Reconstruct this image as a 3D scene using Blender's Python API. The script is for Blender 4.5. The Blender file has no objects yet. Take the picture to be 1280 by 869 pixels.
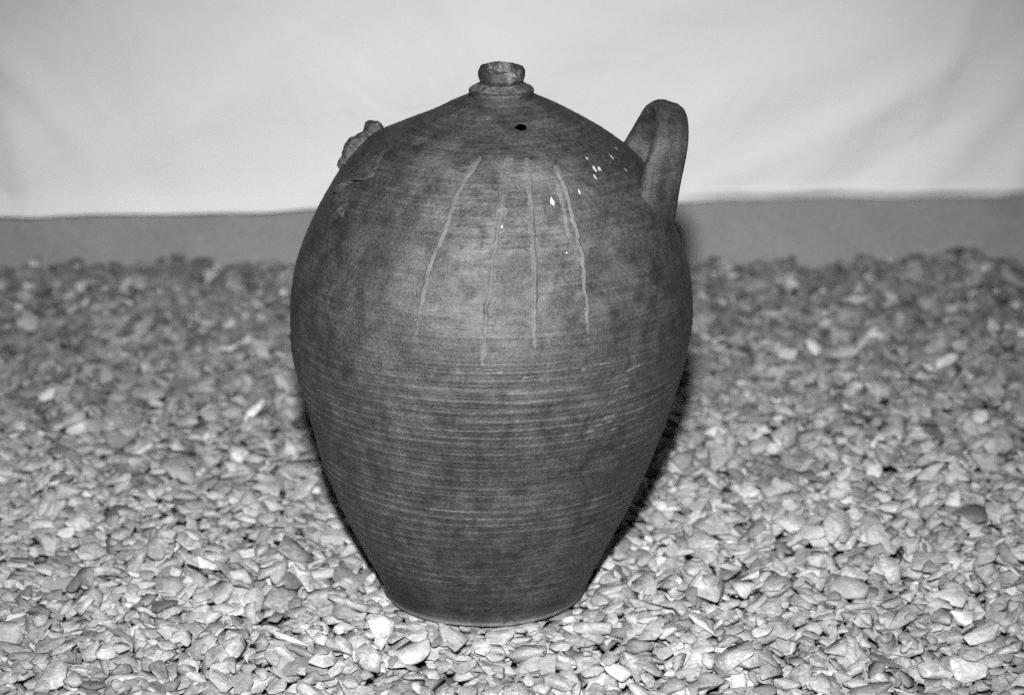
import bpy, bmesh, math
import numpy as np
from mathutils import Matrix, Vector, Euler

# ------------------------------------------------------------------ camera, light, exposure
scene = bpy.context.scene
C = scene.collection
D_CAM, H_CAM, PITCH = 2.29, 0.9511, math.radians(17.0)
cd = bpy.data.cameras.new('camera')
cam = bpy.data.objects.new('camera', cd); C.objects.link(cam)
cam.location = (0, -D_CAM, H_CAM)
cam.rotation_euler = (math.pi/2 - PITCH, 0, 0)
cd.sensor_width = 36.0
cd.lens = 3100.0/1280.0*36.0
cd.clip_start, cd.clip_end = 0.05, 100
cd.dof.use_dof = True
cd.dof.focus_distance = 2.25
cd.dof.aperture_fstop = 5.0
scene.camera = cam

world = bpy.data.worlds.new('World'); scene.world = world
world.use_nodes = True
bg = world.node_tree.nodes['Background']
bg.inputs['Color'].default_value = (1, 1, 1, 1)
bg.inputs['Strength'].default_value = 0.045        # faint ambient light of the dim place

# flash unit on a bracket above the lens
fl = bpy.data.lights.new('flash', 'SPOT')
flash = bpy.data.objects.new('flash', fl); C.objects.link(flash)
flash.location = (-0.020, -D_CAM - 0.02, H_CAM + 0.30)
aim = Vector((-0.02, 0.15, 0.12))
flash.rotation_euler = (aim - flash.location).to_track_quat('-Z', 'Y').to_euler()
fl.energy = 590
fl.spot_size = math.radians(43)
fl.spot_blend = 1.0
fl.shadow_soft_size = 0.04
fl.color = (1, 1, 1)

vs = scene.view_settings
vs.view_transform = 'Standard'; vs.look = 'None'; vs.exposure = 0.0; vs.gamma = 1.0
vs.use_curve_mapping = False
scene.cycles.sample_clamp_direct = 6.0; scene.cycles.sample_clamp_indirect = 1.5
scene.cycles.use_adaptive_sampling = True; scene.cycles.adaptive_threshold = 0.06; scene.cycles.adaptive_min_samples = 16
scene.cycles.use_denoising = False      # keep the fine grain of the picture

rng = np.random.default_rng(11)

# ------------------------------------------------------------------ helpers
def mesh_obj(name, verts, faces, mat, parent=None, smooth=True):
    me = bpy.data.meshes.new(name)
    me.from_pydata([tuple(map(float, v)) for v in verts], [], [tuple(map(int, q)) for q in faces])
    me.polygons.foreach_set('use_smooth', np.full(len(me.polygons), smooth))
    me.update()
    o = bpy.data.objects.new(name, me); C.objects.link(o)
    if mat: me.materials.append(mat)
    if parent: o.parent = parent
    return o

def grid_faces(nu, nv, wrap_u=False):
    """faces of a grid with index v*nu+u"""
    U = np.arange(nu if wrap_u else nu - 1); V = np.arange(nv - 1)
    u, v = np.meshgrid(U, V)
    u2 = (u + 1) % nu
    return np.stack([v*nu + u, v*nu + u2, (v + 1)*nu + u2, (v + 1)*nu + u], -1).reshape(-1, 4)

def fast_mesh(name, V, Q):
    """big mesh from arrays; Q (n,k) of one polygon size"""
    V = np.asarray(V, np.float32); Q = np.asarray(Q, np.int32)
    me = bpy.data.meshes.new(name)
    n, k = Q.shape
    me.vertices.add(len(V)); me.vertices.foreach_set('co', V.ravel())
    me.loops.add(n*k); me.loops.foreach_set('vertex_index', Q.ravel())
    me.polygons.add(n)
    me.polygons.foreach_set('loop_start', np.arange(0, n*k, k, dtype=np.int32))
    me.update(calc_edges=True)
    return me

def vnoise(u, v, nu, nv, seed, wrap=True):
    """value noise; u in turns (periodic), v in 0..1; nu x nv cells; returns -1..1"""
    r = np.random.default_rng(seed)
    G = r.uniform(-1, 1, (nv + 3, nu + 1))
    if wrap: G[:, nu] = G[:, 0]
    x = (u % 1.0)*nu; y = np.clip(v, 0, 1)*nv
    xi = np.floor(x).astype(int); yi = np.floor(y).astype(int)
    xi = np.minimum(xi, nu - 1)
    fx = x - xi; fy = y - yi
    fx = fx*fx*(3 - 2*fx); fy = fy*fy*(3 - 2*fy)
    a = G[yi, xi]*(1 - fx) + G[yi, xi + 1]*fx
    b = G[yi + 1, xi]*(1 - fx) + G[yi + 1, xi + 1]*fx
    return a*(1 - fy) + b*fy

def catmull(P, n):
    P = np.asarray(P, float)
    Q = np.vstack([2*P[0] - P[1], P, 2*P[-1] - P[-2]])
    t = np.linspace(0, len(P) - 1, n); i = np.minimum(t.astype(int), len(P) - 2); f = (t - i)[:, None]
    p0, p1, p2, p3 = Q[i], Q[i + 1], Q[i + 2], Q[i + 3]
    return 0.5*(2*p1 + (p2 - p0)*f + (2*p0 - 5*p1 + 4*p2 - p3)*f*f + (3*p1 - p0 - 3*p2 + p3)*f**3)

class NT:
    """small node-tree writer"""
    def __init__(s, name):
        s.m = bpy.data.materials.new(name); s.m.use_nodes = True
        s.t = s.m.node_tree; s.b = s.t.nodes['Principled BSDF']
    def n(s, typ, **kw):
        x = s.t.nodes.new(typ)
        for k, v in kw.items(): setattr(x, k, v)
        return x
    def l(s, a, b): s.t.links.new(a, b)
    def put(s, sock, v):
        if hasattr(v, 'links') or isinstance(v, bpy.types.NodeSocket): s.l(v, sock)
        else: sock.default_value = v
    def math(s, op, a, b=None, clamp=False):
        x = s.n('ShaderNodeMath', operation=op, use_clamp=clamp)
        s.put(x.inputs[0], a)
        if b is not None: s.put(x.inputs[1], b)
        return x.outputs[0]
    def noise(s, vec, scale, detail=4, rough=0.55, dist=0.0):
        x = s.n('ShaderNodeTexNoise')
        s.l(vec, x.inputs['Vector']); x.inputs['Scale'].default_value = scale
        x.inputs['Detail'].default_value = detail; x.inputs['Roughness'].default_value = rough
        x.inputs['Distortion'].default_value = dist
        return x.outputs['Fac']
    def rng(s, v, a, b, c, d):
        x = s.n('ShaderNodeMapRange'); s.put(x.inputs[0], v)
        for i, q in enumerate((a, b, c, d)): x.inputs[i + 1].default_value = q
        return x.outputs[0]
    def mapping(s, vec, scale):
        x = s.n('ShaderNodeMapping'); s.l(vec, x.inputs['Vector']); x.inputs['Scale'].default_value = scale
        return x.outputs[0]
    def grey(s, v):
        x = s.n('ShaderNodeCombineColor')
        for i in range(3): s.put(x.inputs[i], v)
        return x.outputs[0]
    def mixf(s, f, a, b):
        x = s.n('ShaderNodeMix', data_type='FLOAT')
        s.put(x.inputs[0], f); s.put(x.inputs[2], a); s.put(x.inputs[3], b)
        return x.outputs[0]
    def bump(s, h, strength, dist, prev=None):
        x = s.n('ShaderNodeBump'); s.l(h, x.inputs['Height'])
        x.inputs['Strength'].default_value = strength; x.inputs['Distance'].default_value = dist
        if prev is not None: s.l(prev, x.inputs['Normal'])
        return x.outputs[0]
    def done(s, val, rough=0.8, normal=None, spec=0.3):
        s.l(s.grey(val), s.b.inputs['Base Color'])
        s.put(s.b.inputs['Roughness'], rough)
        s.b.inputs['Specular IOR Level'].default_value = spec
        if normal is not None: s.l(normal, s.b.inputs['Normal'])
        return s.m

# ------------------------------------------------------------------ materials
def mat_jug(name, kind='body'):
    k = NT(name)
    P = k.n('ShaderNodeTexCoord').outputs['Object']
    att = lambda a: k.n('ShaderNodeAttribute', attribute_name=a).outputs['Fac']
    big = k.noise(P, 11, 5, 0.6, 0.4)
    mid = k.noise(P, 55, 6, 0.65, 0.3)
    fine = k.noise(P, 420, 4, 0.7)
    grain = k.noise(P, 1500, 2, 0.7)
    streak = k.noise(k.mapping(P, (14, 14, 260)), 1.0, 5, 0.65, 0.3)
    v = k.rng(big, 0.3, 0.7, 0.022, 0.046)
    v = k.math('MULTIPLY', v, k.rng(mid, 0.32, 0.70, 0.62, 1.48))
    v = k.math('MULTIPLY', v, k.rng(streak, 0.3, 0.7, 0.88, 1.13))
    v = k.math('MULTIPLY', v, k.rng(fine, 0.34, 0.66, 0.50, 1.55))
    v = k.math('MULTIPLY', v, k.rng(grain, 0.32, 0.68, 0.45, 1.6))
    line = k.noise(k.mapping(P, (22, 22, 900)), 1.0, 4, 0.7, 0.2)
    v = k.math('MULTIPLY', v, k.rng(line, 0.34, 0.66, 0.84, 1.18))
    if kind == 'body':
        wear = k.math('MULTIPLY', att('wear'), k.rng(mid, 0.38, 0.66, 0.2, 1.0))
        wear = k.math('MULTIPLY', wear, k.rng(fine, 0.3, 0.65, 0.4, 1.2))
        v = k.math('ADD', v, k.math('MULTIPLY', wear, 0.058))
        dust = k.math('MULTIPLY', att('dust'), k.rng(k.noise(P, 30, 7, 0.75, 0.8), 0.42, 0.60, 0.06, 1.0))
        dust = k.math('MULTIPLY', dust, k.rng(streak, 0.3, 0.65, 0.5, 1.2))
        v = k.math('ADD', v, k.math('MULTIPLY', dust, 0.075))
        ch = k.math('ADD', att('chalk'), k.rng(fine, 0.3, 0.7, -0.28, 0.28))
        ch = k.rng(ch, 0.48, 0.60, 0.0, 1.0)
        v = k.mixf(ch, v, k.mixf(att('white'), 0.15, 0.46))
        foot = k.math('MULTIPLY', att('foot'), k.rng(mid, 0.3, 0.6, 0.35, 1.0))
        v = k.math('ADD', v, k.math('MULTIPLY', foot, 0.26))
        # fine hairline scratches in loose patches
        sc = k.math('ABSOLUTE', k.math('SUBTRACT', k.noise(P, 34, 2, 0.5, 2.2), 0.5))
        sc = k.math('MULTIPLY', k.rng(sc, 0.002, 0.009, 1.0, 0.0), k.rng(k.noise(P, 17, 3, 0.6), 0.54, 0.62, 0.0, 1.0))
        sc = k.math('MULTIPLY', sc, k.rng(fine, 0.42, 0.6, 0.0, 1.0))
        v = k.math('ADD', v, k.math('MULTIPLY', sc, 0.05))
        # small dark pits
        vo = k.n('ShaderNodeTexVoronoi'); k.l(P, vo.inputs['Vector']); vo.inputs['Scale'].default_value = 75
        pit = k.rng(vo.outputs['Distance'], 0.05, 0.12, 0.45, 1.0)
        v = k.math('MULTIPLY', v, pit)
    elif kind == 'rib':
        v = k.math('MULTIPLY', v, 1.4); v = k.math('ADD', v, k.math('MULTIPLY', k.rng(mid, 0.34, 0.64, 0.60, 1.0), 0.066))
    elif kind == 'collar':
        v = k.math('ADD', v, k.math('MULTIPLY', k.rng(k.noise(P, 160, 5, 0.7), 0.45, 0.66, 0.0, 1.0), 0.07))
        zz_ = k.n('ShaderNodeSeparateXYZ'); k.l(P, zz_.inputs[0])
        v = k.math('MULTIPLY', v, k.rng(zz_.outputs[2], 0.5035, 0.5048, 0.62, 1.2))
    elif kind == 'rim':
        v = k.math('MULTIPLY', v, 0.7)
        lime = k.math('MULTIPLY', k.rng(k.noise(P, 190, 6, 0.75, 0.6), 0.46, 0.58, 0.0, 0.9), k.rng(k.noise(P, 60, 2, 0.5), 0.48, 0.58, 0.0, 1.0))
        v = k.mixf(lime, v, k.rng(fine, 0.3, 0.7, 0.12, 0.30))
    elif kind == 'broken':
        v = k.math('ADD', v, k.math('MULTIPLY', k.rng(k.noise(P, 210, 5, 0.7), 0.45, 0.70, 0.0, 1.0), 0.04))
    elif kind == 'handle':
        v = k.math('MULTIPLY', v, 0.80)
        v = k.math('ADD', v, k.math('MULTIPLY', k.rng(k.noise(P, 60, 6, 0.75, 0.6), 0.5, 0.75, 0.0, 1.0), 0.04))
    nb = k.bump(fine, 0.60, 0.0015)
    nb = k.bump(line, 0.35, 0.0008, nb)
    nb = k.bump(streak, 0.30, 0.0008, nb)
    nb = k.bump(mid, 0.35, 0.0022, nb)
    return k.done(v, k.rng(mid, 0.3, 0.7, 0.46, 0.64), nb, 0.46)

M_BODY = mat_jug('fired_clay'); M_RIB = mat_jug('clay_rib', 'rib'); M_COLLAR = mat_jug('clay_collar', 'collar')
M_RIM = mat_jug('limed_clay_rim', 'rim'); M_BROKEN = mat_jug('broken_clay', 'broken'); M_HANDLE = mat_jug('clay_handle', 'handle')

def mat_stone():
    k = NT('gravel_stone')
    P = k.n('ShaderNodeNewGeometry').outputs['Position']
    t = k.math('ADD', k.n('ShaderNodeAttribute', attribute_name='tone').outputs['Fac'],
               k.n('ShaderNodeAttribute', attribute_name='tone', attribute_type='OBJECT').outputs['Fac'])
    off = k.n('ShaderNodeCombineXYZ')
    for i, q in enumerate((37.0, 91.0, 53.0)): k.put(off.inputs[i], k.math('MULTIPLY', t, q))
    add = k.n('ShaderNodeVectorMath', operation='ADD'); k.l(P, add.inputs[0]); k.l(off.outputs[0], add.inputs[1])
    V = add.outputs[0]
    blot = k.noise(V, 75, 5, 0.65, 0.8)
    fine = k.noise(V, 330, 5, 0.7, 0.3)
    band = k.noise(k.mapping(V, (60, 160, 420)), 1.0, 4, 0.6, 0.8)
    rough_of = k.math('FRACT', k.math('MULTIPLY', t, 917.0))     # how mottled this stone is
    amt = k.rng(rough_of, 0.0, 1.0, 0.40, 1.0)
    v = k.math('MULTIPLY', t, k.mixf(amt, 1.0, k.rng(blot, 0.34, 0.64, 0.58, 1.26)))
    v = k.math('MULTIPLY', v, k.mixf(amt, 1.0, k.rng(band, 0.36, 0.62, 0.78, 1.14)))
    v = k.math('MULTIPLY', v, k.rng(fine, 0.3, 0.7, 0.76, 1.22))
    v = k.math('MINIMUM', v, 0.82)
    nb = k.bump(fine, 0.6, 0.0018)
    nb = k.bump(blot, 0.5, 0.004, nb)
    return k.done(v, 0.75, nb, 0.3)
M_STONE = mat_stone()

def mat_ground():
    k = NT('grit'); P = k.n('ShaderNodeTexCoord').outputs['Object']
    a = k.noise(P, 60, 6, 0.7); vo = k.n('ShaderNodeTexVoronoi'); k.l(P, vo.inputs['Vector']); vo.inputs['Scale'].default_value = 48
    v = k.math('MULTIPLY', k.rng(a, 0.3, 0.7, 0.14, 0.34), k.rng(vo.outputs['Distance'], 0.0, 0.6, 1.2, 0.6))
    return k.done(v, 0.9, k.bump(vo.outputs['Distance'], 0.8, 0.008), 0.2)
M_GROUND = mat_ground()

def mat_wall():
    k = NT('grey_render'); P = k.n('ShaderNodeTexCoord').outputs['Object']
    v = k.rng(k.noise(P, 7, 6, 0.65), 0.3, 0.7, 0.235, 0.30)
    v = k.math('MULTIPLY', v, k.rng(k.noise(P, 260, 5, 0.75), 0.32, 0.68, 0.62, 1.32))
    return k.done(v, 0.9, k.bump(k.noise(P, 240, 4, 0.7), 0.5, 0.002), 0.2)
M_WALL = mat_wall()

def mat_sheet():
    k = NT('white_cotton'); P = k.n('ShaderNodeTexCoord').outputs['Object']
    v = k.rng(k.noise(P, 3.0, 5, 0.6), 0.3, 0.7, 0.69, 0.75)
    v = k.math('MULTIPLY', v, k.rng(k.noise(P, 420, 3, 0.7), 0.3, 0.7, 0.95, 1.04))
    nb = k.bump(k.noise(P, 6, 4, 0.5, 0.8), 0.5, 0.020)
    nb = k.bump(k.noise(P, 24, 3, 0.5, 0.6), 0.25, 0.006, nb)
    nb = k.bump(k.noise(P, 700, 2, 0.6), 0.25, 0.0008, nb)
    return k.done(v, 0.95, nb, 0.1)
M_SHEET = mat_sheet()

# ------------------------------------------------------------------ jug surface
ZP = np.linspace(0, 0.4831, 20)
RP = np.array([0.1001, 0.1079, 0.1206, 0.1329, 0.1444, 0.1546, 0.1636, 0.1714, 0.1784, 0.1852, 0.1904, 0.1928,
               0.1923, 0.1888, 0.1809, 0.1702, 0.1562, 0.1382, 0.1095, 0.0637])
XP = np.array([-0.0269, -0.0264, -0.0266, -0.0264, -0.0257, -0.0249, -0.0237, -0.0223, -0.0215, -0.0215, -0.0214,
               -0.0205, -0.0196, -0.0191, -0.0188, -0.0185, -0.0183, -0.0175, -0.0156, -0.0113])
prof = catmull(np.stack([np.append(ZP, 0.4990), np.append(RP, 0.0300), np.append(XP, -0.0102)], 1), 900)
# foot: a short upright ring with a worn lower edge
zf = prof[:, 0]
rf = prof[:, 1].copy()
lowm = zf < 0.022
rf[lowm] = np.interp(zf[lowm], [0, 0.002, 0.006, 0.013, 0.022], [0.0955, 0.0985, 0.1006, 0.1018, rf[np.argmax(zf >= 0.022)]])
def prof_r(z): return np.interp(z, zf, rf)
def prof_x(z): return np.interp(z, zf, prof[:, 2])

def sstep(x, a, b):
    t = np.clip((x - a)/(b - a), 0, 1); return t*t*(3 - 2*t)

FLECKS = [(0.4277, -67.8, 2.6, 4.6), (0.4467, -42.5, 2.6, 3.0), (0.4459, -39.8, 2.4, 2.8), (0.4412, -44.9, 1.6, 2.6),
          (0.4323, -55.6, 1.4, 2.4), (0.4548, -42.3, 1.3, 1.6), (0.4507, -25.6, 1.6, 2.6), (0.4393, -24.4, 1.4, 1.8),
          (0.4105, -86.7, 1.5, 2.0), (0.3863, -66.5, 1.2, 1.4), (0.453, -14.1, 1.3, 2.4)]
SCUFFS = [(0.2834, -63.9, 3, 2.2), (0.2859, -58.5, 5, 1.2), (0.2739, -49.2, 10, 1.5), (0.2758, -45.5, 9, 1.4), (0.2655, -49.4, 6, 1.8),
          (0.2588, -49.9, 6, 1.4), (0.2449, -54.0, 8, 1.4), (0.2310, -53.7, 12, 1.6), (0.2241, -57.1, 7, 1.3),
          (0.2193, -60.1, 9, 1.5), (0.2159, -51.1, 9, 1.5), (0.2191, -47.8, 6, 1.3), (0.2250, -53.0, 5, 1.6),
          (0.2870, -88.0, 9, 0.9), (0.2815, -80.0, 8, 0.9), (0.1610, -68.0, 7, 1.0)]
def ridge(z, th):
    u = th/(2*math.pi); v = z/0.51
    ph = 2*math.pi*z/0.0088 + th + 2.6*vnoise(u, v, 5, 22, 3) + 1.1*vnoise(u, v, 14, 60, 4)
    a = (0.5 + 0.5*np.cos(ph))**2.6
    ph2 = 2*math.pi*z/0.0041 - th + 2.5*vnoise(u, v, 6, 50, 8)
    b = 0.5 + 0.5*np.cos(ph2)
    env = sstep(z, 0.012, 0.05)*(1 - 0.58*sstep(z, 0.262, 0.315))
    mod = 0.55 + 0.55*vnoise(u, v, 9, 26, 5)
    top = sstep(z, 0.455, 0.475)
    return a*env*np.clip(mod, 0.1, 1.2), b**2*np.clip(0.4 + 0.6*top + 0.5*env*np.clip(0.3 + vnoise(u, v, 7, 18, 6), 0, 1), 0, 1)
def disp(z, th):
    u = th/(2*math.pi); v = z/0.51
    a, b = ridge(z, th)
    d = 0.00080*a + 0.00032*b
    d += 0.0012*vnoise(u, v, 5, 7, 20)*sstep(z, 0.0, 0.06) + 0.0005*vnoise(u, v, 18, 22, 21) + 0.00022*vnoise(u, v, 110, 90, 22)
    d -= 0.0012*np.exp(-((z - 0.285)/0.02)**2)*(0.5 + 0.5*vnoise(u, v, 4, 2, 23))*0.4
    # shallow shoulder step left of the neck
    d += (0.0046*np.exp(-((z - 0.458)/0.009)**2) - 0.0028*np.exp(-((z - 0.481)/0.007)**2))*np.exp(-((np.degrees(th) % 360 - 180)/55)**2)
    for z0, a0, sz, sx, amp in ((0.402, -20.0, 0.028, 0.030, 0.0115), (0.428, 16.0, 0.022, 0.026, 0.006), (0.443, 169.0, 0.020, 0.024, 0.0045)):
        da = (np.degrees(th) - a0 + 180) % 360 - 180
        d = d + amp*np.exp(-(np.radians(da)*0.155/sx)**2 - ((z - z0)/sz)**2)
    return d
def surf(z, th, off=0.0):
    z = np.asarray(z, float); th = np.asarray(th, float)
    r = prof_r(z) + disp(z, th) + off
    return np.stack([prof_x(z) + r*np.cos(th), r*np.sin(th), z + 0*th], -1)

jug = bpy.data.objects.new('earthenware_jug', None); C.objects.link(jug)
jug.location = (0, 0, 0)
jug['label'] = 'large dark earthenware jug with one loop handle, standing upright on the gravel'
jug['category'] = 'jug'

# body -------------------------------------------------------------
NU, NV = 900, 600
s = np.concatenate([[0], np.cumsum(np.hypot(np.diff(zf), np.diff(rf)))])
zz = np.interp(np.linspace(0, s[-1], NV), s, zf)
th = np.linspace(-math.pi*1.5, math.pi*0.5, NU, endpoint=False)     # seam at the back
Z, T = np.meshgrid(zz, th, indexing='ij')
S = surf(Z, T)
dg = np.degrees(T)
def dist_mm(z0, a0, sx, sz):
    da = ((dg - a0 + 180) % 360) - 180
    return np.hypot(np.radians(da)*prof_r(z0)*1000/sx, (Z - z0)*1000/sz/np.clip(1, .5, 1))
# the small knocked hole below the neck
hd = dist_mm(0.4812, -73.0, 5.2, 2.2)
edge = hd + 0.25*vnoise(T/(2*math.pi)*40, Z/0.51, 60, 160, 9)
V = S.reshape(-1, 3)
Q = grid_faces(NU, NV, True)
Q = Q[~(edge.ravel()[Q].mean(1) < 1.0)]
# bottom: slightly hollow
nb = len(V)
rings = []
for f_, dz in ((0.96, 0.0), (0.9, 0.0025), (0.5, 0.004)):
    c = S[0].copy(); c[:, 0] = prof_x(0) + (c[:, 0] - prof_x(0))*f_; c[:, 1] *= f_; c[:, 2] += dz
    rings.append(c)
V = np.vstack([V] + rings + [np.array([[prof_x(0), 0, 0.004]])])
u0 = np.arange(NU); u1 = (u0 + 1) % NU
prev = u0
Qb = []
for i in range(3):
    base = nb + i*NU
    a = (0 if i == 0 else nb + (i - 1)*NU)
    Qb.append(np.stack([a + u1, a + u0, base + u0, base + u1], -1))
Q = np.vstack([Q] + Qb)
me = fast_mesh('body', V, Q)
me.polygons.foreach_set('use_smooth', np.ones(len(me.polygons), bool))
wa, wb = ridge(Z, T)
wear = np.clip(wa*1.1 + 0.45*wb, 0, 1)*sstep(Z, 0.02, 0.06)
dust = np.exp(-(((dg + 84 + 180) % 360 - 180)/37.0)**4)*sstep(Z, 0.30, 0.335)*(1 - 0.85*sstep(Z, 0.452, 0.468))
dust = dust + 0.35*np.exp(-(((dg + 84 + 180) % 360 - 180)/45.0)**4)*(1 - sstep(Z, 0.30, 0.335))*sstep(Z, 0.20, 0.28)
foot = (1 - sstep(Z, 0.003, 0.0085))
chalk = np.zeros_like(Z); white = np.zeros_like(Z)
for z0, a0, sx, sz in FLECKS:
    w = 1.05 - 0.5*dist_mm(z0, a0, sx*0.72, sz*0.72); chalk = np.maximum(chalk, w); white = np.maximum(white, (w > 0.05)*1.0)
for z0, a0, sx, sz in SCUFFS:
    da = np.radians(((dg - a0 + 180) % 360) - 180)*prof_r(z0)*1000
    w = 0.86 - 0.5*np.hypot(da/sx, ((Z - z0)*1000 - 0.06*da)/sz); chalk = np.maximum(chalk, w)
chalk = np.clip(chalk, 0, 1)
pad = len(V) - NU*NV
for nm, a in (('wear', wear), ('dust', dust), ('foot', foot), ('chalk', chalk), ('white', white)):
    at = me.attributes.new(nm, 'FLOAT', 'POINT')
    at.data.foreach_set('value', np.concatenate([a.ravel(), np.zeros(pad)]).astype(np.float32))
me.materials.append(M_BODY)
body = bpy.data.objects.new('body', me); C.objects.link(body); body.parent = jug

# neck collar and mouth rim ----------------------------------------
def lathe(name, prf, mat, xc, n=160, amp=0.0003, seed=1, lean=0.0, tip=0.0, sharp=False):
    prf = np.array(prf)
    if sharp:
        q = np.linspace(0, len(prf) - 1, 70); i = np.arange(len(prf))
        prf = np.stack([np.interp(q, i, prf[:, 0]), np.interp(q, i, prf[:, 1])], 1)
    else: prf = catmull(prf, 70)
    t = np.linspace(0, 2*math.pi, n, endpoint=False)
    R, TT = np.meshgrid(prf[:, 0], t, indexing='ij'); ZZ = np.repeat(prf[:, 1][:, None], n, 1)
    vv = np.linspace(0, 1, len(prf))[:, None] + 0*TT
    d = amp*(vnoise(TT/(2*math.pi), vv, 7, 6, seed) + 0.8*vnoise(TT/(2*math.pi), vv, 26, 16, seed + 1) + 0.5*vnoise(TT/(2*math.pi), vv, 70, 40, seed + 2))
    R = R + d; ZZ = ZZ + d*0.6 + lean*R*np.cos(TT) + tip*R*np.sin(TT)
    return mesh_obj(name, np.stack([xc + R*np.cos(TT), R*np.sin(TT), ZZ], -1).reshape(-1, 3), grid_faces(n, len(prf), True)[:, ::-1] if False else grid_faces(n, len(prf), True), mat, jug)
XN = -0.0098
lathe('neck_collar', [(0.0270, 0.4940), (0.0286, 0.4962), (0.0295, 0.4980), (0.0303, 0.5005), (0.0307, 0.5030), (0.0303, 0.5043), (0.0293, 0.5049), (0.0272, 0.5058),
                      (0.0242, 0.5078), (0.0222, 0.5092), (0.0205, 0.5104), (0.0170, 0.5120)], M_COLLAR, XN, amp=0.00016, seed=31, tip=0.05, sharp=True)
lathe('mouth_rim', [(0.0185, 0.5105), (0.0202, 0.5122), (0.0216, 0.5148), (0.0222, 0.5185), (0.0219, 0.5215), (0.0204, 0.5240), (0.0178, 0.5247),
                    (0.0160, 0.5236), (0.0150, 0.5212), (0.0146, 0.5180), (0.0136, 0.510), (0.0136, 0.495), (0.0136, 0.470)], M_RIM, XN, amp=0.0004, seed=41, lean=-0.01, tip=0.09)

# loop handle ------------------------------------------------------
inner = [(0.098, -0.058, 0.398), (0.1157, -0.0642, 0.4189), (0.1219, -0.064, 0.4438), (0.127, -0.06, 0.4594), (0.131, -0.05, 0.4737), (0.1332, -0.034, 0.4854),
         (0.1322, -0.011, 0.4912), (0.1262, 0.012, 0.4841), (0.1201, 0.028, 0.471), (0.1131, 0.036, 0.4562), (0.1064, 0.036, 0.4421), (0.094, 0.034, 0.422)]
outer = [(0.128, -0.034, 0.362), (0.1465, -0.040, 0.3852), (0.1540, -0.048, 0.4166), (0.1590, -0.048, 0.4432), (0.1625, -0.042, 0.4622), (0.1634, -0.029, 0.4756),
         (0.1605, -0.008, 0.4818), (0.1570, 0.014, 0.4690), (0.1505, 0.028, 0.450), (0.144, 0.036, 0.432), (0.138, 0.040, 0.414), (0.124, 0.036, 0.392)]
NS, NC = 150, 44
A = catmull(inner, NS); B = catmull(outer, NS)
mid = (A + B)/2; W = (B - A)
tang = np.gradient(mid, axis=0); tang /= np.linalg.norm(tang, axis=1)[:, None]
Wn = W/np.linalg.norm(W, axis=1)[:, None]
Nn = np.cross(tang, Wn); Nn /= np.linalg.norm(Nn, axis=1)[:, None]
p = np.linspace(0, 1, NS)
flare = np.clip(1 - p/0.26, 0, 1)**2.2 + np.clip(1 - (1 - p)/0.20, 0, 1)**2.2
hw = np.linalg.norm(W, axis=1)/2*(1 + 0.22*flare)
ht = 0.0082 + 0.023*flare + 0.0004*np.sin(p*23)
c = np.linspace(0, 2*math.pi, NC, endpoint=False)
cx = np.sign(np.cos(c))*np.abs(np.cos(c))**0.84; cy = np.sign(np.sin(c))*np.abs(np.sin(c))**0.86
groove = 1 - 0.10*np.exp(-(cx/0.30)**2) - 0.06*np.exp(-((np.abs(cx) - 0.62)/0.09)**2)
P_ = mid[:, None] + Wn[:, None]*(cx[None]*hw[:, None])[..., None] + Nn[:, None]*((cy*groove)[None]*ht[:, None])[..., None]
nz = vnoise(np.repeat(c[None], NS, 0)/(2*math.pi), np.repeat(p[:, None], NC, 1), 8, 14, 51)*0.0006
P_ += (P_ - mid[:, None])/np.linalg.norm(P_ - mid[:, None], axis=2)[..., None]*nz[..., None]
mesh_obj('handle', P_.reshape(-1, 3), grid_faces(NC, NS, True), M_HANDLE, jug)

# stumps of the lost handle ----------------------------------------
def stump(name, blobs, label, seed):
    bm = bmesh.new()
    for (z0, a0, off, r) in blobs:
        q = surf(z0, math.radians(a0), off)
        bmesh.ops.create_icosphere(bm, subdivisions=3, radius=r, matrix=Matrix.Translation(Vector(q)))
    me = bpy.data.meshes.new(name); bm.to_mesh(me); bm.free()
    o = bpy.data.objects.new(name, me); C.objects.link(o); o.parent = jug
    me.materials.append(M_BROKEN)
    m = o.modifiers.new('remesh', 'REMESH'); m.mode = 'VOXEL'; m.voxel_size = 0.0011; m.use_smooth_shade = True
    sm = o.modifiers.new('smooth', 'SMOOTH'); sm.iterations = 4; sm.factor = 0.5
    tx = bpy.data.textures.new(name, 'CLOUDS'); tx.noise_scale = 0.009; tx.noise_depth = 3
    dm = o.modifiers.new('rough', 'DISPLACE'); dm.texture = tx; dm.strength = 0.005; dm.mid_level = 0.5; dm.texture_coords = 'GLOBAL'
    o['label'] = label
    return o
stump('handle_stump', [(0.4300, 174.0, -0.003, 0.0090), (0.4355, 172.0, -0.001, 0.0085), (0.4420, 170.0, 0.0005, 0.0110), (0.4470, 168.0, -0.004, 0.0110),
                       (0.4515, 166.0, -0.003, 0.0105), (0.4570, 164.0, 0.004, 0.0105)], 'rough broken stump of the lost handle', 3)
def scar(name, e0, e1, up, h, seed, label):
    ns, nt = 60, 40
    sgrid, t = np.meshgrid(np.linspace(0, 1, ns), np.linspace(-0.08, 1, nt))
    z = e0[0] + (e1[0] - e0[0])*sgrid + up[0]*t + 0.0025*np.sin(sgrid*7 + seed)*np.clip(1 - t, 0, 1)
    a = np.radians(e0[1] + (e1[1] - e0[1])*sgrid + up[1]*t)
    prof_t = np.where(t < 0, -0.4, np.clip(1 - t, 0, 1)**1.7)
    off = h*prof_t*np.sin(np.pi*np.clip(sgrid, 0, 1))**0.4 - 0.0007
    off = off + 0.0006*vnoise(sgrid, np.clip(t, 0, 1), 9, 7, seed, False)
    o = mesh_obj(name, surf(z, a, off).reshape(-1, 3), grid_faces(ns, nt)[:, ::-1], M_BROKEN, jug)
    o['label'] = label
    return o
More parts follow.
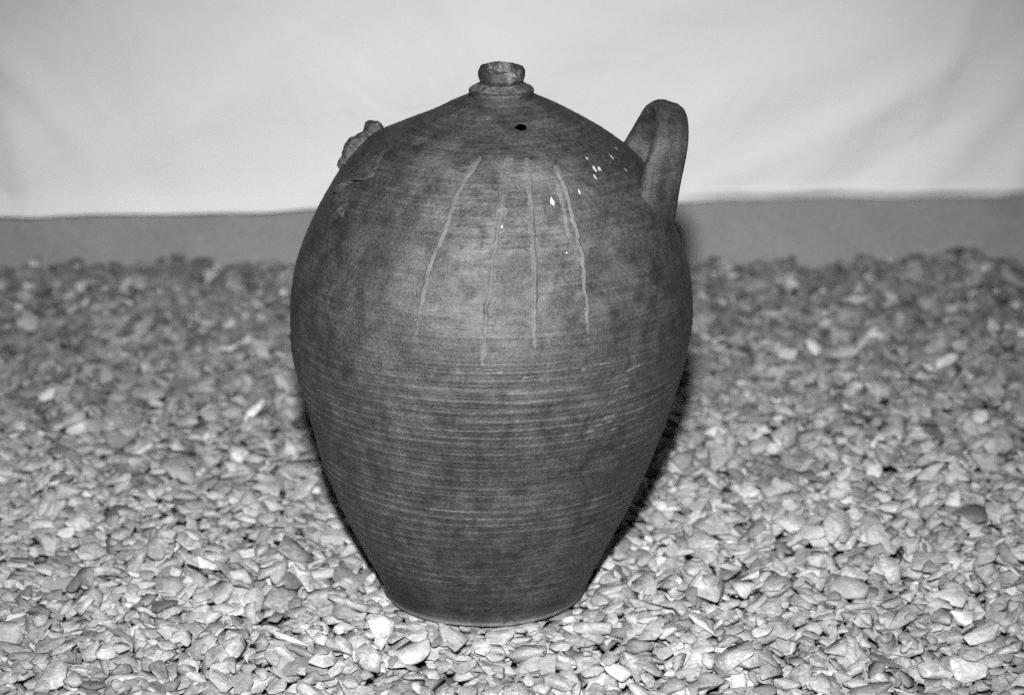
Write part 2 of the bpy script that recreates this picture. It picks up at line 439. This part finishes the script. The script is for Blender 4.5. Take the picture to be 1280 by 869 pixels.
scar('handle_scar', (0.4170, -163.0), (0.4400, -146.0), (0.030, -9.0), 0.0110, 61, 'chipped ledge where the lost handle joined the shoulder')
scar('handle_scar', (0.3990, -156.0), (0.4040, -149.0), (0.022, -3.0), 0.0045, 67, 'small chipped scar below the lost handle')

# raised ribs fanning down the front ---------------------------------
RIBS = [([(0.4625, -97.5), (0.4524, -100.1), (0.4388, -102.8), (0.4227, -104.4), (0.4067, -105.7), (0.3884, -107.4), (0.3704, -108.6), (0.3481, -109.5), (0.3308, -110.0), (0.313, -110.3)], 2.0, 1.5),
        ([(0.462, -83.3), (0.4475, -84.5), (0.4297, -86.6), (0.4149, -87.2), (0.3966, -88.5), (0.3772, -89.7), (0.3542, -90.5), (0.3326, -91.3), (0.3114, -91.6), (0.2925, -92.1)], 2.7, 1.6),
        ([(0.4614, -73.9), (0.4468, -75.0), (0.4301, -75.6), (0.4114, -76.2), (0.3891, -76.7), (0.3663, -77.4), (0.343, -77.7), (0.3258, -77.9), (0.3074, -78.1)], 2.5, 1.5),
        ([(0.4542, -61.2), (0.4423, -60.9), (0.4274, -61.1), (0.4082, -61.2), (0.392, -61.3), (0.3788, -61.4), (0.3622, -62.0), (0.3386, -62.6), (0.3154, -62.9)], 2.1, 1.6),
        ([(0.4440, -63.2), (0.4392, -63.8), (0.4268, -63.8), (0.4091, -64.4), (0.3900, -64.3)], 2.6, 0.7)]
for ri, (pts, wmm, hmm) in enumerate(RIBS):
    n, m = 170, 11
    cl = catmull(np.array(pts), n)
    q = np.linspace(0, 1, n)[:, None]; w = np.linspace(-1, 1, m)[None]
    wob = 0.35*vnoise(np.full(n, 0.37), q[:, 0], 3, 14, 70 + ri) + 0.25*vnoise(np.full(n, 0.37), q[:, 0], 3, 40, 75 + ri)
    cl[:, 1] += wob
    width = 1.45*wmm/1000*(1 + 0.45*vnoise(np.full(n, 0.6), q[:, 0], 3, 22, 80 + ri))[:, None]*(1.25 - 0.4*q)
    hgt = 1.25*hmm/1000*(1 + 0.4*vnoise(np.full(n, 0.2), q[:, 0], 3, 26, 90 + ri))[:, None]*np.minimum(1, np.minimum(q/0.06, (1 - q)/0.25))**0.7
    a = np.radians(cl[:, 1])[:, None] + w*width/prof_r(cl[:, 0])[:, None]
    off = hgt*(0.75*np.cos(w*math.pi/2)**4 + 0.25*np.cos(w*math.pi/2)**1.5) - 0.00012
    zc = np.repeat(cl[:, 0][:, None], m, 1)
    mesh_obj('raised_rib', surf(zc, a, off).reshape(-1, 3), grid_faces(m, n), M_RIB, jug)

# ------------------------------------------------------------------ gravel
XMIN, YMIN, CELL = -1.15, -0.62, 0.002
NX, NY = 1150, 965
GX = XMIN + (np.arange(NX) + 0.5)*CELL
lowx, lowy = np.meshgrid(np.arange(NX)/NX, np.arange(NY)/NY)
und = 0.005*vnoise(lowx, lowy, 6, 5, 100, False) + 0.003*vnoise(lowx, lowy, 14, 12, 101, False)
bump_r = 0.012*np.exp(-(((XMIN + lowx*NX*CELL) - 0.60)/0.16)**2 - (((YMIN + lowy*NY*CELL) - 1.18)/0.12)**2)
H = und + bump_r
jx, jy = -0.0269, 0.0
gy_, gx_ = np.mgrid[0:NY, 0:NX]
Rj = np.hypot(XMIN + (gx_ + 0.5)*CELL - jx, YMIN + (gy_ + 0.5)*CELL - jy)
H = H*sstep(Rj, 0.10, 0.22)
IDM = np.full((NY, NX), -1, np.int32)

protos = []
for i in range(36):
    bm = bmesh.new()
    npt = int(rng.integers(10, 17))
    ay, az = rng.uniform(0.60, 0.95), rng.uniform(0.22, 0.46)
    for j in range(npt):
        v = rng.normal(size=3); v /= np.abs(v).max()**0.55*np.linalg.norm(v)**0.45
        v *= rng.uniform(0.86, 1.05)
        bm.verts.new((v[0], v[1]*ay, v[2]*az))
    r_ = bmesh.ops.convex_hull(bm, input=bm.verts)
    bmesh.ops.delete(bm, geom=[v for v in bm.verts if not v.link_faces], context='VERTS')
    bmesh.ops.dissolve_limit(bm, angle_limit=math.radians(10), verts=bm.verts, edges=bm.edges)
    bm2 = bm.copy()
    bmesh.ops.bevel(bm2, geom=list(bm2.edges), offset=rng.uniform(0.09, 0.20), segments=1, profile=0.6, affect='EDGES', clamp_overlap=True)
    out = []
    for b in (bm, bm2):
        bmesh.ops.triangulate(b, faces=b.faces)
        b.verts.ensure_lookup_table(); b.verts.index_update()
        vv = np.array([v.co[:] for v in b.verts]); vv -= (vv.max(0) + vv.min(0))/2
        ff = np.array([[w.index for w in f.verts] for f in b.faces])
        out.append((vv, ff)); 
    ext = np.abs(out[0][0]).max(0)
    protos.append((out[0], out[1], ext))
    bm.free(); bm2.free()

N_ST = 25000
ss = np.random.default_rng(5)
PX = []; 
placed = []
ys = ss.uniform(YMIN + 0.03, 1.285, N_ST); hx = 0.66 + 0.22*(ys + 0.4)
xs = ss.uniform(-1, 1, N_ST)*hx
Ls = np.clip(np.exp(ss.normal(math.log(0.0121), 0.34, N_ST)), 0.0055, 0.024)    # half length
kinds = ss.integers(0, len(protos), N_ST)
yaws = ss.uniform(0, 2*math.pi, N_ST)
order = np.argsort(-Ls*ss.uniform(0.3, 1.0, N_ST))      # roughly big ones below, small ones last
order = ss.permutation(N_ST)
rt = ss.normal(0, 0.12, (N_ST, 2))
stx = ss.uniform(0.85, 1.15, (N_ST, 3))
stx[:, 2] *= ss.uniform(0.8, 1.15, N_ST)
pos = np.zeros((N_ST, 3)); rots = np.zeros((N_ST, 3, 3)); ok = np.zeros(N_ST, bool)
for i in order:
    x, y, L = xs[i], ys[i], Ls[i]
    e = protos[kinds[i]][2]*stx[i]*L
    rad = int(max(e[0], e[1])/CELL) + 1
    ci, cj = int((x - XMIN)/CELL), int((y - YMIN)/CELL)
    if ci - rad < 0 or cj - rad < 0 or ci + rad + 1 > NX or cj + rad + 1 > NY: continue
    sl = (slice(cj - rad, cj + rad + 1), slice(ci - rad, ci + rad + 1))
    g = np.arange(-rad, rad + 1)*CELL
    gx, gy = g[None, :], g[:, None]
    ca, sa = math.cos(yaws[i]), math.sin(yaws[i])
    lx = (gx*ca + gy*sa)/e[0]; ly = (-gx*sa + gy*ca)/e[1]
    q2 = lx*lx + ly*ly
    m = q2 < 1.0
    n = int(m.sum())
    if n < 6: continue
    hh = H[sl][m]; X = (gx + 0*gy)[m]; Y = (gy + 0*gx)[m]
    mu = hh.mean()
    xx, yy, xy = (X*X).sum(), (Y*Y).sum(), (X*Y).sum()
    bx, by = (X*(hh - mu)).sum(), (Y*(hh - mu)).sum()
    det = xx*yy - xy*xy + 1e-12
    px = (bx*yy - by*xy)/det; py = (by*xx - bx*xy)/det
    px = np.clip(px*0.85 + rt[i, 0], -0.62, 0.62); py = np.clip(py*0.85 + rt[i, 1], -0.62, 0.62)
    res = hh - px*X - py*Y
    zs = np.partition(res, int(n*0.56))[int(n*0.56)]
    zc = zs + e[2]*0.62
    rj = math.hypot(x - jx, y - jy)
    half = e[2]*np.sqrt(np.clip(1 - q2, 0, 1))
    top = zc + px*gx + py*gy + half
    if rj < 0.098 + L:
        over = (top[(Rj[sl] < 0.101) & m]).max(initial=-1) + 0.0005 + 0.004*abs(rt[i, 0])/0.12*0.7
        if over > 0: zc -= over; top = top - over
    nrm = np.array([-px, -py, 1.0]); nrm /= np.linalg.norm(nrm)
    xa = np.array([ca, sa, px*ca + py*sa]); xa /= np.linalg.norm(xa)
    ya = np.cross(nrm, xa)
    rots[i] = np.stack([xa, ya, nrm], 1); pos[i] = (x, y, zc); ok[i] = True
    sub = H[sl]; up = m & (top > sub)
    sub[up] = top[up]; IDM[sl][up] = i
    if rj < 0.14:                      # keep the bed level where the jug stands
        sub[Rj[sl] < 0.101] = np.minimum(sub[Rj[sl] < 0.101], 0.0)
# settle the bed so that its mean top is level with the jug's foot
near = (Rj > 0.11) & (Rj < 0.25)
lift = float(np.median(H[near]))
pos[:, 2] -= lift*sstep(np.hypot(pos[:, 0] - jx, pos[:, 1] - jy), 0.085, 0.125)

# stone tones
back = sstep(ys, 0.1, 1.25)                 # more dark stones towards the wall, and shade painted into the stone tones
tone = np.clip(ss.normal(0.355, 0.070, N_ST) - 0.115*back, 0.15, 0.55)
pick = ss.uniform(size=N_ST)
tone = np.where(pick < 0.045, ss.uniform(0.48, 0.60, N_ST), tone)
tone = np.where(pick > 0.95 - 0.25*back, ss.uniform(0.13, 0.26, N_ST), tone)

# which stones show largest from the front
f_, cxp, cyp = 3100.0, 640.0, 434.5
dv = pos - np.array([0, -D_CAM, H_CAM])
zc_ = dv[:, 1]*math.cos(PITCH) - dv[:, 2]*math.sin(PITCH)
u_ = cxp + f_*dv[:, 0]/zc_; v_ = cyp - f_*(dv[:, 1]*math.sin(PITCH) + dv[:, 2]*math.cos(PITCH))/zc_
seen = np.bincount(IDM[IDM >= 0], minlength=N_ST)/zc_**2
jl = np.interp(v_, [100, 260, 390, 470, 595, 678, 740, 786, 787], [520, 390, 358, 364, 405, 445, 478, 560, 640])
jr = np.interp(v_, [100, 260, 390, 470, 595, 678, 740, 786, 787], [740, 850, 870, 862, 812, 768, 735, 660, 600])
vis = ok & (u_ > 5) & (u_ < 1275) & (v_ < 865) & (v_ > 310) & ~((u_ > jl) & (u_ < jr))
seen = np.where(vis, seen, 0)
single = np.argsort(-seen)[:300]
# a few stones that stand out by their colour
PALE = [(-0.351, 0.766), (0.467, 0.284), (0.546, 0.524), (0.417, 0.264), (-0.256, 0.363), (0.229, 0.149), (0.301, 0.072), (-0.434, 1.22), (-0.607, 1.029),
        (0.403, 0.808), (-0.326, -0.004), (-0.231, -0.163), (-0.119, -0.097), (0.446, -0.064), (0.159, -0.008), (0.29, -0.172), (-0.419, 0.434), (0.49, 0.874)]
DARK = [(-0.266, 0.222), (0.282, 0.103), (-0.448, 1.22), (0.60, 1.24), (0.366, -0.163), (-0.403, -0.116), (-0.414, 0.215), (0.278, 1.176), (-0.281, 0.099)]
special = {}
for pts, t0, lab in ((PALE, 0.64, 'pale whitish stone'), (DARK, 0.17, 'dark stone')):
    for (x, y) in pts:
        sc = np.hypot(pos[:, 0] - x, pos[:, 1] - y) - 0.04*np.minimum(seen*zc_**2/150.0, 1.0) + (seen <= 0)*9
        i = int(np.argmin(sc)); special[i] = lab; tone[i] = t0
single = np.array(list(special) + [i for i in single if i not in special][:300 - len(special)])
is_single = np.zeros(N_ST, bool); is_single[single] = True

ground = mesh_obj('gravel_ground', [(-4, -4, -0.03), (4, -4, -0.03), (4, 1.6, -0.03), (-4, 1.6, -0.03)], [(0, 1, 2, 3)], M_GROUND)
ground['kind'] = 'structure'
ground['label'] = 'bed of pale crushed stone gravel under the jug'
pm = []
for i, (lo, hi, ext) in enumerate(protos):
    me = bpy.data.meshes.new('stone')
    me.from_pydata(hi[0].tolist(), [], hi[1].tolist()); me.materials.append(M_STONE)
    if i % 5: me.polygons.foreach_set('use_smooth', np.ones(len(me.polygons), bool))
    me.update(); pm.append(me)
for i in single:
    o = bpy.data.objects.new('stone', pm[kinds[i]]); C.objects.link(o); o.parent = ground
    M4 = np.eye(4); M4[:3, :3] = rots[i]*(stx[i]*Ls[i])[None, :]; M4[:3, 3] = pos[i]
    o.matrix_world = Matrix(M4.tolist())
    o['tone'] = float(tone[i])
    if i in special: o['label'] = special[i]
VV, FF, TT_, SM = [], [], [], []
base = 0
rest = np.nonzero(ok & ~is_single)[0]
far = pos[rest, 1] > 0.55
for kd in range(len(protos)):
    for lod in (0, 1):
        idx = rest[(kinds[rest] == kd) & (far if lod == 0 else ~far)]
        if len(idx) == 0: continue
        pv, pf = protos[kd][lod]
        v = pv[None]*(stx[idx]*Ls[idx, None])[:, None, :]
        v = np.einsum('nij,nkj->nki', rots[idx], v) + pos[idx][:, None, :]
        VV.append(v.reshape(-1, 3)); n = len(idx)
        FF.append((pf[None] + (base + np.arange(n)*len(pv))[:, None, None]).reshape(-1, 3))
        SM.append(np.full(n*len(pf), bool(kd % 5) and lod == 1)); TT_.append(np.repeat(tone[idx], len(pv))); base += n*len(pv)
me = fast_mesh('gravel', np.vstack(VV), np.vstack(FF))
me.polygons.foreach_set('use_smooth', np.concatenate(SM))
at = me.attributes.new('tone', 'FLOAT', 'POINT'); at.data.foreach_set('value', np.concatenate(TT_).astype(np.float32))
me.materials.append(M_STONE)
gravel = bpy.data.objects.new('gravel', me); C.objects.link(gravel); gravel.parent = ground; gravel['kind'] = 'stuff'
print('stones', int(ok.sum()), 'tris', len(me.polygons), 'lift', lift)

# ------------------------------------------------------------------ wall and sheet behind
def wall():
    nx, nz = 120, 50
    X, Z_ = np.meshgrid(np.linspace(-1.9, 1.9, nx), np.linspace(-0.05, 1.25, nz))
    yy = 1.292 + 0.003*vnoise((X + 2)/4, (Z_ + 0.05)/1.3, 30, 12, 200, False)
    front = np.stack([X, yy, Z_], -1).reshape(-1, 3)
    back = front.copy(); back[:, 1] = 1.52
    n = len(front)
    fq = grid_faces(nx, nz); bq = fq[:, ::-1] + n
    ring = list(range(nx)) + [k*nx + nx - 1 for k in range(1, nz)] + [(nz - 1)*nx + k for k in range(nx - 2, -1, -1)] + [k*nx for k in range(nz - 2, 0, -1)]
    sq = [(ring[i], ring[i - 1], ring[i - 1] + n, ring[i] + n) for i in range(len(ring))]
    o = mesh_obj('grey_wall', np.vstack([front, back]), list(map(tuple, fq)) + list(map(tuple, bq)) + sq, M_WALL, smooth=False)
    o['label'] = 'plain grey rendered wall showing as a strip below the white sheet'; o['category'] = 'wall'; o['kind'] = 'thing'
wall()

def sheet():
    nx, nz = 420, 200
    xx = np.linspace(-1.5, 1.5, nx); q = np.linspace(0, 1, nz)**1.35
    X = np.repeat(xx[None], nz, 0); qv = np.repeat(q[:, None], nx, 1)
    hem = np.interp(xx, [-1.5, -0.76, -0.60, -0.50, -0.36, -0.30, -0.10, 0.10, 0.30, 0.55, 0.76, 1.5], [0.060, 0.0665, 0.068, 0.070, 0.0735, 0.0760, 0.081, 0.085, 0.0875, 0.0895, 0.094, 0.104])
    hem = hem + 0.0012*np.sin(xx*17) + 0.0008*np.sin(xx*41 + 1)
    top = 1.02
    Zs = hem[None] + (top - hem[None])*qv
    y = np.full_like(X, 1.275)
    k = Zs - hem[None]
    # kick-out and rolled hem
    kick = np.interp(xx, [-1.5, -0.8, -0.35, 0.0, 0.3, 1.5], [0.014, 0.015, 0.010, 0.006, 0.002, 0.002])
    y -= kick[None]*np.exp(-(k/0.020)**1.5)
    # stitched hem band on one side
    band = sstep(xx, 0.15, 0.4)[None]
    y += 0.011*band*np.clip(1 - k/0.013, 0, 1)
    y -= 0.002*band*np.exp(-((k - 0.0165)/0.004)**2)
    # pulled diagonal folds
    def fold(x0, z0, ang, wdt, amp, l0, l1):
        ca, sa = math.cos(ang), math.sin(ang)
        a = (X - x0)*ca + (Zs - z0)*sa; b = -(X - x0)*sa + (Zs - z0)*ca
        return amp*np.exp(-(b/wdt)**2)*sstep(a, l0 - 0.12, l0 + 0.08)*(1 - sstep(a, l1 - 0.10, l1 + 0.14))
    R = math.radians
    y -= fold(0.30, 0.115, R(27), 0.024, 0.007, 0.0, 0.30)
    y -= fold(0.40, 0.115, R(38), 0.034, 0.009, 0.0, 0.30)
    y += fold(0.50, 0.12, R(31), 0.020, 0.004, 0.0, 0.22)
    y -= fold(0.60, 0.10, R(50), 0.030, 0.008, 0.0, 0.35)
    y -= fold(0.73, 0.10, R(64), 0.026, 0.011, -0.02, 0.4)
    y -= fold(0.25, 0.21, R(24), 0.06, 0.010, 0.0, 0.45)
    y -= fold(0.62, 0.26, R(70), 0.022, 0.005, -0.05, 0.2)
    y -= fold(-0.05, 0.30, R(12), 0.05, 0.005, -0.1, 0.3)
    y -= fold(-0.45, 0.22, R(38), 0.04, 0.005, -0.1, 0.25)
    y -= fold(-0.76, 0.33, R(-52), 0.022, 0.009, 0.0, 0.15)
    y -= fold(-0.72, 0.15, R(-80), 0.030, 0.012, -0.1, 0.1)
    y += fold(-0.56, 0.17, R(-70), 0.05, 0.008, -0.1, 0.12)
    y -= fold(-0.30, 0.10, R(25), 0.020, 0.005, -0.1, 0.12)
    y += 0.010*np.sin(X*2.3 + 0.6)*np.clip(k*2, 0, 1) + 0.004*vnoise((X + 1.5)/3, qv, 14, 10, 300, False)
    o = mesh_obj('white_sheet', np.stack([X, y, Zs], -1).reshape(-1, 3), grid_faces(nx, nz), M_SHEET)
    m = o.modifiers.new('thickness', 'SOLIDIFY'); m.thickness = 0.0015; m.offset = 0
    o['label'] = 'creased white cotton sheet hung behind the jug as a backdrop'; o['category'] = 'sheet'
sheet()
